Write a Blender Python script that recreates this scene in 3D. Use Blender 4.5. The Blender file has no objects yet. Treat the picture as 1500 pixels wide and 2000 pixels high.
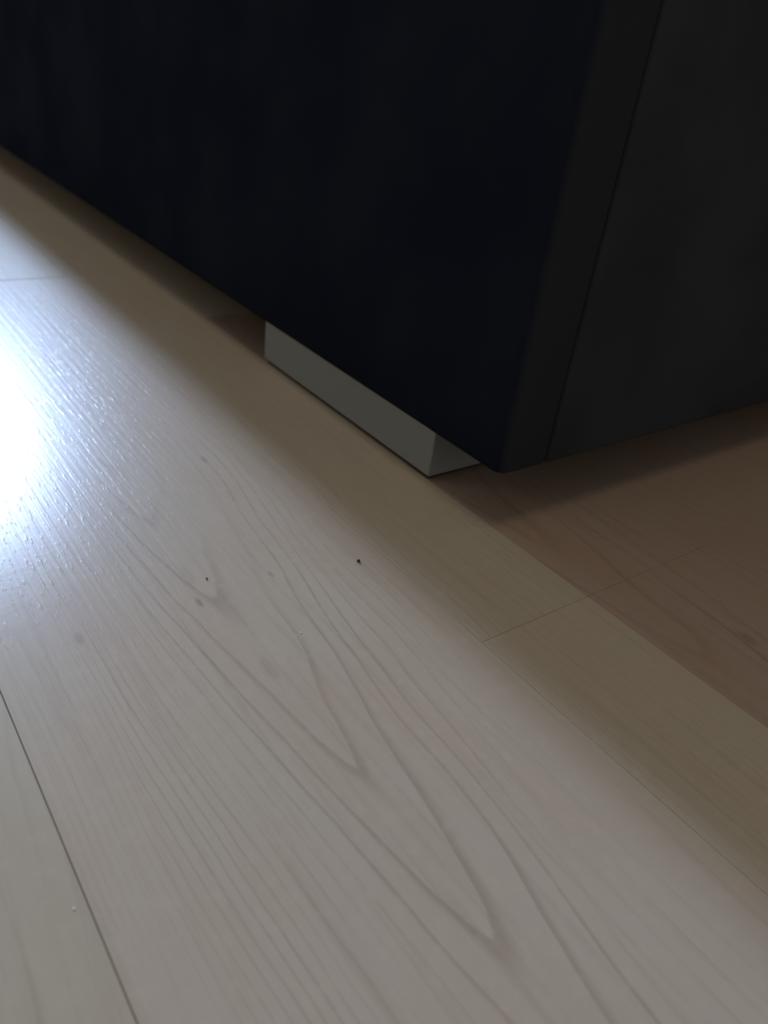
import bpy, bmesh, math, random
from mathutils import Vector, Matrix

# ------------------------------------------------------------------ camera, light, exposure
S = 0.235                                   # metres per calibration unit (camera height)
scene = bpy.context.scene
col = scene.collection

F = Vector((-0.65415104, 0.55202419, -0.51706451))
R_ = Vector((0.58404077, 0.80303601, 0.11844639))
U_ = Vector((-0.48060669, 0.22450493, 0.84771147))
cam_data = bpy.data.cameras.new('camera')
cam = bpy.data.objects.new('camera', cam_data)
col.objects.link(cam)
m = Matrix((R_, U_, -F)).transposed().to_4x4()
m.translation = Vector((1.34296, -1.27062, 1.0)) * S
cam.matrix_world = m
cam_data.sensor_fit = 'VERTICAL'
cam_data.sensor_height = 36.0
cam_data.sensor_width = 27.0
cam_data.lens = 1516.14 / 2000 * 36.0
cam_data.clip_start = 0.01
cam_data.dof.use_dof = True
cam_data.dof.focus_distance = 0.36
cam_data.dof.aperture_fstop = 9.0
scene.camera = cam

scene.view_settings.view_transform = 'Standard'
scene.view_settings.look = 'None'
scene.view_settings.gamma = 1.0
scene.view_settings.use_curve_mapping = False
scene.view_settings.exposure = 0.0

world = bpy.data.worlds.new('World')
scene.world = world
world.use_nodes = True
world.node_tree.nodes['Background'].inputs[0].default_value = (0.75, 0.87, 1.0, 1)
world.node_tree.nodes['Background'].inputs[1].default_value = 0.05

# room extents (metres)
X0, X1, Y0, Y1, ZC = -3.20, 2.30, -2.40, 2.60, 2.45
# small high window in the far wall: daylight grazing over the sofa
W1 = dict(y=0.152, z=1.60, w=0.085, h=0.32)
# broad unseen window added on the camera's side as ambient fill
W2 = dict(x=-1.85, z=1.45, w=1.50, h=1.20)
# low unseen window added to brighten the sofa's end face
W3 = dict(y=0.90, z=0.85, w=0.80, h=0.70)

def area(name, loc, direction, sx, sy, power, colour, spread=180):
    d = bpy.data.lights.new(name, 'AREA')
    d.shape = 'RECTANGLE'; d.size = sx; d.size_y = sy
    d.energy = power; d.color = colour
    d.spread = math.radians(spread)
    o = bpy.data.objects.new(name, d); col.objects.link(o)
    o.location = loc
    o.rotation_euler = Vector(direction).to_track_quat('-Z', 'Y').to_euler()
    return o
area('daylight_far_window', (X0 + 0.02, W1['y'], W1['z']), (1, 0, 0), W1['w'], W1['h'], 139.0, (0.53, 0.75, 1.18))
area('side_fill_light', (W2['x'], Y0 + 0.02, W2['z']), (0, 1, 0), W2['w'], W2['h'], 6.5, (1.0, 0.84, 0.62))  # added warm fill for the ambient level
area('ceiling_fill_light', (0.25, -0.40, ZC - 0.03), (0, 0, -1), 0.7, 0.7, 5.2, (1.0, 0.84, 0.62))  # fill light added overhead without a fitting, deepens shade under the sofa

area('near_fill_light', (X1 - 0.02, W3['y'], W3['z']), (-1, 0, 0), W3['w'], W3['h'], 2.8, (1.0, 0.84, 0.62))  # added fill for the sofa's side face

# ------------------------------------------------------------------ helpers
def link(name, bm, mat, parent=None, smooth=False):
    me = bpy.data.meshes.new(name)
    bmesh.ops.recalc_face_normals(bm, faces=bm.faces[:])
    bm.to_mesh(me); bm.free()
    if smooth:
        for p in me.polygons: p.use_smooth = True
    if mat: me.materials.append(mat)
    o = bpy.data.objects.new(name, me); col.objects.link(o)
    if parent: o.parent = parent
    return o

def empty(name, loc=(0, 0, 0)):
    o = bpy.data.objects.new(name, None); col.objects.link(o); o.location = loc
    o.empty_display_size = 0.05
    return o

def tag(o, label, cat, group=None):
    o['label'] = label; o['category'] = cat
    if group: o['group'] = group
    return o

def struct(o):
    o['kind'] = 'structure'; return o

def box(bm, a, b):
    r = bmesh.ops.create_cube(bm, size=1.0)
    a = Vector(a); b = Vector(b)
    for v in r['verts']:
        v.co = Vector((a[i] + (v.co[i] + 0.5) * (b[i] - a[i]) for i in range(3)))
    return r['verts']

def bevel(bm, w, seg=2, edges=None):
    bmesh.ops.bevel(bm, geom=edges or bm.edges[:], offset=w, segments=seg, profile=0.5, affect='EDGES')

class Mat:
    def __init__(s, name, base=(0.5, 0.5, 0.5), rough=0.5, metal=0.0, spec=0.5):
        s.m = bpy.data.materials.new(name); s.m.use_nodes = True
        s.nt = s.m.node_tree; s.b = s.nt.nodes['Principled BSDF']
        s.b.inputs['Base Color'].default_value = (*base, 1)
        s.b.inputs['Roughness'].default_value = rough
        s.b.inputs['Metallic'].default_value = metal
        s.b.inputs['Specular IOR Level'].default_value = spec
    def n(s, t, **k):
        nd = s.nt.nodes.new(t)
        for a, v in k.items():
            if a.startswith('i_'):
                nd.inputs[a[2:].replace('_', ' ')].default_value = v
            else: setattr(nd, a, v)
        return nd
    def put(s, sock, v):
        if isinstance(v, (int, float)): sock.default_value = v
        elif isinstance(v, tuple): sock.default_value = v
        else: s.nt.links.new(v, sock)
    def math(s, op, a, b=None, c=None, clamp=False):
        nd = s.nt.nodes.new('ShaderNodeMath'); nd.operation = op; nd.use_clamp = clamp
        s.put(nd.inputs[0], a)
        if b is not None: s.put(nd.inputs[1], b)
        if c is not None: s.put(nd.inputs[2], c)
        return nd.outputs[0]
    def mix(s, f, a, b):
        nd = s.nt.nodes.new('ShaderNodeMix'); nd.data_type = 'RGBA'
        s.put(nd.inputs[0], f); s.put(nd.inputs[6], a); s.put(nd.inputs[7], b)
        return nd.outputs[2]
    def noise(s, vec, scale, detail=3.0, rough=0.55):
        nd = s.nt.nodes.new('ShaderNodeTexNoise'); s.put(nd.inputs['Vector'], vec)
        nd.inputs['Scale'].default_value = scale; nd.inputs['Detail'].default_value = detail
        nd.inputs['Roughness'].default_value = rough
        return nd.outputs[0]
    def comb(s, x, y, z=0.0):
        nd = s.nt.nodes.new('ShaderNodeCombineXYZ')
        s.put(nd.inputs[0], x); s.put(nd.inputs[1], y); s.put(nd.inputs[2], z)
        return nd.outputs[0]
    def ramp(s, f, lo, hi, a=0.0, b=1.0):
        nd = s.nt.nodes.new('ShaderNodeMapRange'); nd.interpolation_type = 'SMOOTHSTEP'
        s.put(nd.inputs[0], f); s.put(nd.inputs[1], lo); s.put(nd.inputs[2], hi)
        s.put(nd.inputs[3], a); s.put(nd.inputs[4], b)
        return nd.outputs[0]

# ------------------------------------------------------------------ laminate material
def laminate(name, tone, line_tone, yc, x_tip, curve, spacing, spots=(), strength=0.42):
    """pale wood print with nested arch grain (arches centred on yc), embossed pores."""
    M = Mat(name, rough=0.285, spec=0.195)
    geo = M.n('ShaderNodeNewGeometry'); sep = M.n('ShaderNodeSeparateXYZ')
    M.nt.links.new(geo.outputs['Position'], sep.inputs[0])
    oi = M.n('ShaderNodeObjectInfo')
    x = M.math('DIVIDE', sep.outputs[0], S); y = M.math('DIVIDE', sep.outputs[1], S)
    off = M.math('MULTIPLY', oi.outputs['Random'], 0.0)
    # slow wander of the grain
    wand = M.math('SUBTRACT', M.noise(M.comb(M.math('MULTIPLY', x, 0.9), M.math('MULTIPLY', y, 2.4), off), 1.0, 2.0), 0.5)
    jit = M.math('SUBTRACT', M.noise(M.comb(M.math('MULTIPLY', x, 5.0), M.math('MULTIPLY', y, 16.0), off), 1.0, 3.0), 0.5)
    yy = M.math('SUBTRACT', y, yc)
    yy = M.math('ADD', yy, M.math('MULTIPLY', wand, 0.10))
    yy = M.math('ADD', yy, M.math('MULTIPLY', jit, 0.012))
    ay = M.math('POWER', M.math('ABSOLUTE', yy), 1.6)
    f = M.math('ADD', M.math('MULTIPLY', M.math('SUBTRACT', x, x_tip), 1.0), M.math('MULTIPLY', ay, M.ramp(yy, -0.05, 0.12, curve, curve * 0.5)))
    f = M.math('ADD', f, M.math('MULTIPLY', wand, 0.9))
    ph = M.math('FRACT', M.math('DIVIDE', f, spacing))
    # one-sided growth line: sharp on one side, soft on the other
    line = M.math('ADD', M.ramp(ph, 0.0, 0.34, 1.0, 0.0), M.ramp(ph, 0.93, 1.0, 0.0, 1.0), clamp=True)
    line = M.math('POWER', line, 2.2)
    # line strength varies along and across the board
    vary = M.ramp(M.noise(M.comb(M.math('MULTIPLY', x, 0.8), M.math('MULTIPLY', y, 5.0), 3.3), 1.0, 2.0), 0.42, 0.62, 0.06, 1.0)
    line = M.math('MULTIPLY', line, vary)
    # the strongest figure keeps to the heart of the board
    line = M.math('MULTIPLY', line, M.ramp(M.math('ABSOLUTE', yy), 0.23, 0.34, 1.0, 0.35))
    # fine straight fibres
    fib = M.noise(M.comb(M.math('MULTIPLY', x, 1.6), M.math('MULTIPLY', y, 55.0), 7.0), 1.0, 3.0, 0.6)
    blot = M.noise(M.comb(M.math('MULTIPLY', x, 2.2), M.math('MULTIPLY', y, 5.0), 11.0), 1.0, 3.0, 0.6)
    mottle = M.noise(M.comb(M.math('MULTIPLY', x, 34.0), M.math('MULTIPLY', y, 30.0), 5.0), 1.0, 2.0, 0.6)
    c = M.mix(M.math('MULTIPLY', line, strength), (*tone, 1), (*line_tone, 1))
    c = M.mix(M.ramp(fib, 0.45, 0.75, 0.0, 0.20), c, (*line_tone, 1))
    c = M.mix(M.ramp(blot, 0.40, 0.72, 0.0, 0.35), c, (tone[0] * 0.96, tone[1] * 0.84, tone[2] * 0.80, 1))
    c = M.mix(M.ramp(mottle, 0.48, 0.75, 0.0, 0.26), c, (tone[0] * 1.12, tone[1] * 1.12, tone[2] * 1.08, 1))
    # small knots and flecks in the print
    for (sx, sy, rx, ry, st) in spots:
        dx = M.math('DIVIDE', M.math('SUBTRACT', x, sx), rx)
        dy = M.math('DIVIDE', M.math('SUBTRACT', y, sy), ry)
        d = M.math('SQRT', M.math('ADD', M.math('MULTIPLY', dx, dx), M.math('MULTIPLY', dy, dy)))
        d = M.math('ADD', d, M.math('MULTIPLY', jit, 1.6))
        c = M.mix(M.ramp(d, 0.2, 1.0, st, 0.0), c, (0.20, 0.12, 0.08, 1))
    M.put(M.b.inputs['Base Color'], c)
    M.b.inputs['Anisotropic'].default_value = 0.45
    M.put(M.b.inputs['Tangent'], M.comb(0.0, 1.0, 0.0))
    # embossed pores: long ridges along the board plus short ticks
    rid = M.noise(M.comb(M.math('MULTIPLY', x, 2.0), M.math('MULTIPLY', y, 80.0), 1.0), 1.0, 2.0, 0.5)
    tick = M.noise(M.comb(M.math('MULTIPLY', x, 22.0), M.math('MULTIPLY', y, 120.0), 2.0), 1.0, 2.0, 0.6)
    h = M.math('ADD', M.math('MULTIPLY', rid, 0.6), M.math('MULTIPLY', M.ramp(tick, 0.55, 0.75), 0.22))
    h = M.math('ADD', h, M.math('MULTIPLY', mottle, 0.15))
    bp = M.n('ShaderNodeBump'); bp.inputs['Strength'].default_value = 0.48
    bp.inputs['Distance'].default_value = 0.0004
    M.put(bp.inputs['Height'], h)
    M.nt.links.new(bp.outputs[0], M.b.inputs['Normal'])
    return M.m

TONE = (0.500, 0.389, 0.273); LINE = (0.27, 0.175, 0.115)
KNOTS = ((0.201, -0.751, 0.022, 0.008, 0.5), (0.181, -0.578, 0.02, 0.008, 0.35), (-0.343, -0.49, 0.03, 0.008, 0.35),
         (0.197, -0.986, 0.025, 0.012, 0.3), (0.430, -0.72, 0.05, 0.016, 0.14), (0.10, -0.735, 0.05, 0.014, 0.14))
mat_main = laminate('laminate_arched', TONE, LINE, -0.72, 0.954, 33.0, 0.36, KNOTS)
mat_pale = laminate('laminate_straight', (0.482, 0.386, 0.266), LINE, -1.55, 0.2, 26.0, 0.5, (), 0.34)
mat_amber = laminate('laminate_amber', (0.475, 0.385, 0.27), (0.27, 0.175, 0.11), -0.55, 0.4, 30.0, 0.4, (), 0.34)
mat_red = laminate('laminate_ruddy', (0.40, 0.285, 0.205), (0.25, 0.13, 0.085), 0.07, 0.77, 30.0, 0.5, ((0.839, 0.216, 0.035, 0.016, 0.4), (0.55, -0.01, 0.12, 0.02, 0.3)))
mat_core = Mat('laminate_core', (0.10, 0.075, 0.05), 0.9).m

# ------------------------------------------------------------------ room shell
mat_wall = Mat('wall_paint', (0.42, 0.37, 0.30), 0.9)
nz = mat_wall.noise(mat_wall.n('ShaderNodeTexCoord').outputs['Object'], 60.0)
bp = mat_wall.n('ShaderNodeBump'); bp.inputs['Strength'].default_value = 0.1
mat_wall.put(bp.inputs['Height'], nz); mat_wall.nt.links.new(bp.outputs[0], mat_wall.b.inputs['Normal'])
mat_wall = mat_wall.m
mat_ceiling = Mat('ceiling_paint', (0.5, 0.47, 0.41), 0.9).m
mat_white = Mat('white_paint', (0.70, 0.68, 0.64), 0.4).m
mat_glass = Mat('window_glass', (1, 1, 1), 0.02)
mat_glass.b.inputs['Transmission Weight'].default_value = 1.0
mat_glass = mat_glass.m

bm = bmesh.new(); box(bm, (X0, Y0, -0.06), (X1, Y1, -0.0085))
floor = struct(link('floor', bm, mat_core))
bm = bmesh.new(); box(bm, (X0 - 0.2, Y0 - 0.2, ZC), (X1 + 0.2, Y1 + 0.2, ZC + 0.1))
struct(link('ceiling', bm, mat_ceiling))

def wall_with_hole(name, axis, pos0, pos1, a0, a1, hole):
    bm = bmesh.new()
    def b(u0, u1, z0, z1):
        if u1 - u0 < 1e-4 or z1 - z0 < 1e-4: return
        if axis == 'x': box(bm, (pos0, u0, z0), (pos1, u1, z1))
        else: box(bm, (u0, pos0, z0), (u1, pos1, z1))
    if hole is None: b(a0, a1, -0.06, ZC)
    else:
        u0, u1, z0, z1 = hole
        b(a0, u0, -0.06, ZC); b(u1, a1, -0.06, ZC); b(u0, u1, -0.06, z0); b(u0, u1, z1, ZC)
    return struct(link(name, bm, mat_wall))
h1 = (W1['y'] - W1['w'] / 2 - 0.05, W1['y'] + W1['w'] / 2 + 0.05, W1['z'] - W1['h'] / 2 - 0.05, W1['z'] + W1['h'] / 2 + 0.05)
h2 = (W2['x'] - W2['w'] / 2 - 0.05, W2['x'] + W2['w'] / 2 + 0.05, W2['z'] - W2['h'] / 2 - 0.05, W2['z'] + W2['h'] / 2 + 0.05)
wall_with_hole('wall_far', 'x', X0 - 0.2, X0, Y0, Y1, h1)
h3 = (W3['y'] - W3['w'] / 2 - 0.05, W3['y'] + W3['w'] / 2 + 0.05, W3['z'] - W3['h'] / 2 - 0.05, W3['z'] + W3['h'] / 2 + 0.05)
wall_with_hole('wall_near', 'x', X1, X1 + 0.2, Y0, Y1, h3)
wall_with_hole('wall_left', 'y', Y0 - 0.2, Y0, X0 - 0.2, X1 + 0.2, h2)
wall_with_hole('wall_right', 'y', Y1, Y1 + 0.2, X0 - 0.2, X1 + 0.2, None)

def window(name, axis, pos, hole):
    u0, u1, z0, z1 = hole; t = 0.05
    def b(bm, a, c, z_0, z_1, p0, p1):
        if axis == 'x': box(bm, (p0, a, z_0), (p1, c, z_1))
        else: box(bm, (a, p0, z_0), (c, p1, z_1))
    bm = bmesh.new()
    b(bm, u0, u0 + t, z0, z1, pos - 0.08, pos - 0.02); b(bm, u1 - t, u1, z0, z1, pos - 0.08, pos - 0.02)
    b(bm, u0 + t, u1 - t, z0, z0 + t, pos - 0.08, pos - 0.02); b(bm, u0 + t, u1 - t, z1 - t, z1, pos - 0.08, pos - 0.02)
    w = struct(link(name, bm, mat_white))
    bm = bmesh.new(); b(bm, u0 + t, u1 - t, z0 + t, z1 - t, pos - 0.054, pos - 0.048)
    link('pane', bm, mat_glass, w)
    return w
window('window_1', 'x', X0, h1)
window('fill_window_2', 'y', Y0, h2)
window('fill_window_3', 'x', X1 + 0.10, h3)
for nm, a, b in (('baseboard_far', (X0, Y0, 0), (X0 + 0.014, Y1, 0.07)), ('baseboard_near', (X1 - 0.014, Y0, 0), (X1, Y1, 0.07)),
                 ('baseboard_left', (X0 + 0.014, Y0, 0), (X1 - 0.014, Y0 + 0.014, 0.07)), ('baseboard_right', (X0 + 0.014, Y1 - 0.014, 0), (X1 - 0.014, Y1, 0.07))):
    bm = bmesh.new(); box(bm, a, b); bevel(bm, 0.003, 1); struct(link(nm, bm, mat_white))

# ------------------------------------------------------------------ floor planks, each its own piece
GAP = 0.00010
plank_cache = {}
def plank(x0, x1, y0, y1, mat, gy0=GAP, gy1=GAP, bv=0.00016, lip=0.0):
    """x0.. in metres; gy0/gy1 = half gap on the long sides"""
    L = round(x1 - x0, 4); Wd = round(y1 - y0, 4); key = (L, Wd, mat.name, gy0, gy1, bv, lip)
    if key not in plank_cache:
        bm = bmesh.new()
        box(bm, (0.00005, gy0, -0.008), (L - 0.00005, Wd - gy1, 0.0))
        if lip:                                     # end sloped to catch the light: the last millimetres dip to the joint
            bmesh.ops.bisect_plane(bm, geom=bm.verts[:] + bm.edges[:] + bm.faces[:], plane_co=(0.0035, 0, 0), plane_no=(1, 0, 0))
            for v in bm.verts:
                if v.co.x < 0.001 and v.co.z > -0.001: v.co.z -= lip
        top = [e for e in bm.edges if all(v.co.z > -0.001 for v in e.verts)]
        bevel(bm, bv, 2, top)
        bmesh.ops.recalc_face_normals(bm, faces=bm.faces[:])
        me = bpy.data.meshes.new('floor_plank'); bm.to_mesh(me); bm.free(); me.materials.append(mat)
        plank_cache[key] = me
    o = bpy.data.objects.new('floor_plank', plank_cache[key]); col.objects.link(o)
    o.location = (x0, y0, 0); o.parent = floor
    return o

Yg = -0.315 * S; PW = 0.822 * S
PL = 5.47 * S
random.seed(4)
row = 0
k0 = math.ceil((Y0 - Yg) / PW) - 1
k = k0
while Yg + k * PW < Y1:
    y0 = max(Yg + k * PW, Y0 + 0.001); y1 = min(Yg + (k + 1) * PW, Y1 - 0.001)
    if k == 0:                                      # board of two staves, cut short beside the foot
        ys = 0.006 * S
        cuts = [-3.37 - 1.97 * j for j in range(6, -1, -1)] + [-1.40, 0.567, 2.54, 4.5, 6.5, 8.5, 10.5]
        cuts = [c * S for c in cuts]
        for i in range(len(cuts) - 1):
            a = max(cuts[i], X0 + 0.001); b = min(cuts[i + 1], X1 - 0.001)
            if b - a < 0.02: continue
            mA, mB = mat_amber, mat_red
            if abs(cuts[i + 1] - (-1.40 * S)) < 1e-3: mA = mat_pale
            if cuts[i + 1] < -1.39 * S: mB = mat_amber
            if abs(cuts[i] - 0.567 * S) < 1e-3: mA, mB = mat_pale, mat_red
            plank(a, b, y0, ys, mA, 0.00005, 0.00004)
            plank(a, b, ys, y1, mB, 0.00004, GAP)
    else:
        sh = {-1: -2.03 * S, -2: 1.55 * S}.get(k, random.uniform(0, PL))
        c = sh
        while c > X0: c -= PL
        while c < X1:
            a = max(c, X0 + 0.001); b = min(c + PL, X1 - 0.001)
            if b - a > 0.02:
                if k == -1: mt = mat_main if abs(c - sh) < 1e-3 else mat_pale
                elif k == -2: mt = mat_pale
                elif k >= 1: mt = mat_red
                else: mt = random.choice([mat_main, mat_pale, mat_amber])
                g0 = 0.00014 if k == -1 else GAP
                g1 = 0.00014 if k == -2 else (0.00005 if k == -1 else GAP)
                pk = plank(a, b, y0, y1, mt, g0, g1, 0.0003 if k == -1 else 0.00016, 0.00045 if k == -1 and abs(c - sh) < 1e-3 else 0.0)
                if k == -1 and c < sh - 1e-3: pk.location.z = -0.00042     # sits a hair lower than its neighbour
            c += PL
    k += 1

# ------------------------------------------------------------------ sofa
def fabric(name, base, lit_turn=None):
    M = Mat(name, base, 0.95, spec=0.0)
    tc = M.n('ShaderNodeTexCoord').outputs['Object']
    n1 = M.noise(tc, 9.0, 3.0); n2 = M.noise(tc, 900.0, 2.0)
    c = M.mix(M.ramp(n1, 0.35, 0.7), (base[0] * 0.85, base[1] * 0.85, base[2] * 0.9, 1), (base[0] * 1.15, base[1] * 1.18, base[2] * 1.15, 1))
    if lit_turn:                                     # side light painted into the colour where the cloth wraps round the end
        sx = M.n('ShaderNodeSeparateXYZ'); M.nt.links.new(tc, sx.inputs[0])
        c = M.mix(M.ramp(sx.outputs[0], lit_turn[0], lit_turn[1]), c, (*lit_turn[2], 1))
    M.put(M.b.inputs['Base Color'], c)
    M.b.inputs['Sheen Weight'].default_value = 0.0
    M.b.inputs['Sheen Roughness'].default_value = 0.5
    b1 = M.n('ShaderNodeBump'); b1.inputs['Strength'].default_value = 0.25; b1.inputs['Distance'].default_value = 0.0005
    M.put(b1.inputs['Height'], n2)
    b2 = M.n('ShaderNodeBump'); b2.inputs['Strength'].default_value = 0.35; b2.inputs['Distance'].default_value = 0.006
    M.put(b2.inputs['Height'], n1); M.nt.links.new(b1.outputs[0], b2.inputs['Normal'])
    M.nt.links.new(b2.outputs[0], M.b.inputs['Normal'])
    return M.m
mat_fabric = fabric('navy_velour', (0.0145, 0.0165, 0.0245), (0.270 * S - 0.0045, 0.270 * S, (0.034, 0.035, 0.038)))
mat_fabric_lit_side = fabric('lit_side_velour', (0.045, 0.046, 0.050))  # sofa cloth made paler to stand in for light on the side
mat_lining = Mat('black_lining', (0.012, 0.011, 0.011), 0.95).m
mat_foot = Mat('grey_lacquered_metal', (0.29, 0.29, 0.26), 0.45, 0.1)
nf = mat_foot.n('ShaderNodeTexCoord').outputs['Object']
mp = mat_foot.n('ShaderNodeMapping'); mp.inputs['Scale'].default_value = (4, 4, 600)
mat_foot.nt.links.new(nf, mp.inputs[0])
nn = mat_foot.noise(mp.outputs[0], 1.0)
mat_foot.put(mat_foot.b.inputs['Roughness'], mat_foot.ramp(nn, 0.3, 0.7, 0.38, 0.52))
mat_foot = mat_foot.m
mat_felt = Mat('brown_felt', (0.012, 0.008, 0.006), 1.0).m

FX, FY = 0.270 * S, -0.03 * S          # right face, front face
ZB, ZT = 0.158 * S, 2.22 * S           # underside, top of the upholstered box
SX0, SY1 = -2.05, 0.93                 # far end, rear
SEAM = 0.128 * S
sofa = empty('sofa', (0, 0, 0))
tag(sofa, 'dark navy upholstered sofa on low grey metal block feet above pale laminate', 'sofa')

def wrap_panel(name, path, z0, z1, th, mat, roll, lip=0.004):
    """fabric panel: a plan path swept from z0 to z1 with softly rolled top and bottom; th = thickness inward"""
    bm = bmesh.new()
    # path: list of (x, y, nx, ny) with outward normals
    prof = []
    N = 5
    for i in range(N + 1):                       # bottom roll
        a = math.pi / 2 * i / N
        prof.append((-roll * (1 - math.sin(a)), z0 + roll * (1 - math.cos(a))))
    nz_ = 12
    for i in range(1, nz_): prof.append((0.0, z0 + roll + (z1 - z0 - 2 * roll) * i / nz_))
    for i in range(N + 1):
        a = math.pi / 2 * i / N
        prof.append((-roll * (1 - math.cos(a)), z1 - roll * (1 - math.sin(a))))
    prof = [(-th, z0 + 0.0)] + prof + [(-th, z1)]
    rings = []
    for (x, y, nx, ny) in path:
        rings.append([bm.verts.new((x + nx * o, y + ny * o, z)) for (o, z) in prof])
    for a, b in zip(rings, rings[1:]):
        n = len(a)
        for j in range(n):
            j2 = (j + 1) % n
            bm.faces.new((a[j], a[j2], b[j2], b[j]))
    bm.faces.new(rings[0]); bm.faces.new(rings[-1][::-1])
    return link(name, bm, mat, sofa, True)

TH = 0.012
RC = 0.035 * S
path = []
def tuck(x, y, nx, ny, tx, ty, r=0.0030):
    """points that roll the panel edge inward at a seam; (tx,ty) = direction toward the seam"""
    out = []
    for i in range(1, 6):
        a = math.pi / 2 * i / 5
        out.append((x + tx * r * math.sin(a) - nx * r * (1 - math.cos(a)), y + ty * r * math.sin(a) - ny * r * (1 - math.cos(a)), nx, ny))
    return out
for i in range(0, 41):
    x = SX0 + 0.03 + (FX - RC - SX0 - 0.03) * i / 40
    path.append((x, FY, 0.0, -1.0))
def corner(i):
    a = math.pi / 2 * i / 16
    return (FX - RC + RC * math.sin(a), FY + RC - RC * math.cos(a), math.sin(a), -math.cos(a))
path += [corner(i) for i in range(1, 17)]
path.append((FX, SEAM - 0.006, 1.0, 0.0)); path.append((FX, SEAM - 0.0030, 1.0, 0.0))
path += tuck(FX, SEAM - 0.0030, 1, 0, 0, 1)
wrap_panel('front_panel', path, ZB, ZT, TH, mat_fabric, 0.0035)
path = list(reversed(tuck(FX, SEAM + 0.0036, 1, 0, 0, -1))) + [(FX, SEAM + 0.0036, 1.0, 0.0)]
for i in range(1, 21): path.append((FX, SEAM + 0.0036 + (SY1 - SEAM - 0.0036) * i / 20, 1.0, 0.0))
wrap_panel('side_panel', path, ZB, ZT, TH, mat_fabric_lit_side, 0.0035)

bm = bmesh.new(); box(bm, (SX0, FY + 0.011, ZB + 0.001), (FX - 0.011, SY1, ZT - 0.002)); bevel(bm, 0.002, 1)
link('frame', bm, mat_lining, sofa)
bm = bmesh.new(); box(bm, (SX0, FY + 0.006, ZT - 0.006), (FX - 0.006, SY1 - 0.005, ZT)); bevel(bm, 0.002, 2)
link('seat', bm, mat_fabric, sofa)
# backrest at the rear, loose seat-back bolster
bm = bmesh.new(); box(bm, (SX0 + 0.01, SY1 - 0.20, ZT - 0.004), (FX - 0.02, SY1, ZT + 0.40)); bevel(bm, 0.03, 4)
link('backrest', bm, mat_fabric, sofa, True)

def foot(x0, x1, y0, y1):
    bm = bmesh.new(); box(bm, (x0, y0, 0.0030), (x1, y1, ZB + 0.003)); bevel(bm, 0.0008, 2)
    f = link('foot', bm, mat_foot, sofa)
    bm = bmesh.new(); box(bm, (x0 + 0.0025, y0 + 0.0025, 0.0), (x1 - 0.0025, y1 - 0.0025, 0.0030)); bevel(bm, 0.0005, 1)
    link('felt_pad', bm, mat_felt, f)
FL = 0.915 * S; FW = 0.34 * S
foot(-FL, 0, 0.0, FW)
foot(SX0 + 0.06, SX0 + 0.06 + FL, 0.0, FW)
foot(-FL, 0, SY1 - 0.12 , SY1 - 0.12 + FW)
foot(SX0 + 0.06, SX0 + 0.06 + FL, SY1 - 0.12, SY1 - 0.12 + FW)

# ------------------------------------------------------------------ crumbs on the floor
mat_crumb = Mat('dark_crumb', (0.02, 0.015, 0.012), 0.8).m
mat_lint = Mat('white_lint', (0.75, 0.75, 0.72), 0.8).m
def crumb(name, ux, uy, size, mat, label, cat, seed):
    random.seed(seed)
    bm = bmesh.new(); bmesh.ops.create_icosphere(bm, subdivisions=2, radius=1.0)
    for v in bm.verts:
        v.co *= random.uniform(0.8, 1.15)
        v.co = Vector((v.co.x * size[0], v.co.y * size[1], v.co.z * size[2]))
    zmin = min(v.co.z for v in bm.verts)
    for v in bm.verts: v.co.z -= zmin
    o = link(name, bm, mat); o.location = (ux * S, uy * S, 0.0)
    return tag(o, label, cat)

crumb('dark_crumb', 0.226, -0.382, (0.0008, 0.0011, 0.0007), mat_crumb, 'larger dark crumb lying on the pale floor below the foot, near the soft shadow edge', 'crumb', 1)
crumb('dark_crumb', 0.135, -0.705, (0.0004, 0.0005, 0.0004), mat_crumb, 'tiny dark crumb on the pale board, beside the knot left of the larger crumb', 'crumb', 2)
crumb('lint_fleck', 0.373, -0.619, (0.0006, 0.0003, 0.0002), mat_lint, 'tiny white lint fleck in the middle of the pale arched board', 'lint', 4)
crumb('lint_fleck', 0.700, -1.154, (0.0006, 0.0003, 0.0002), mat_lint, 'tiny white lint fleck beside the long floor joint at lower left', 'lint', 5)
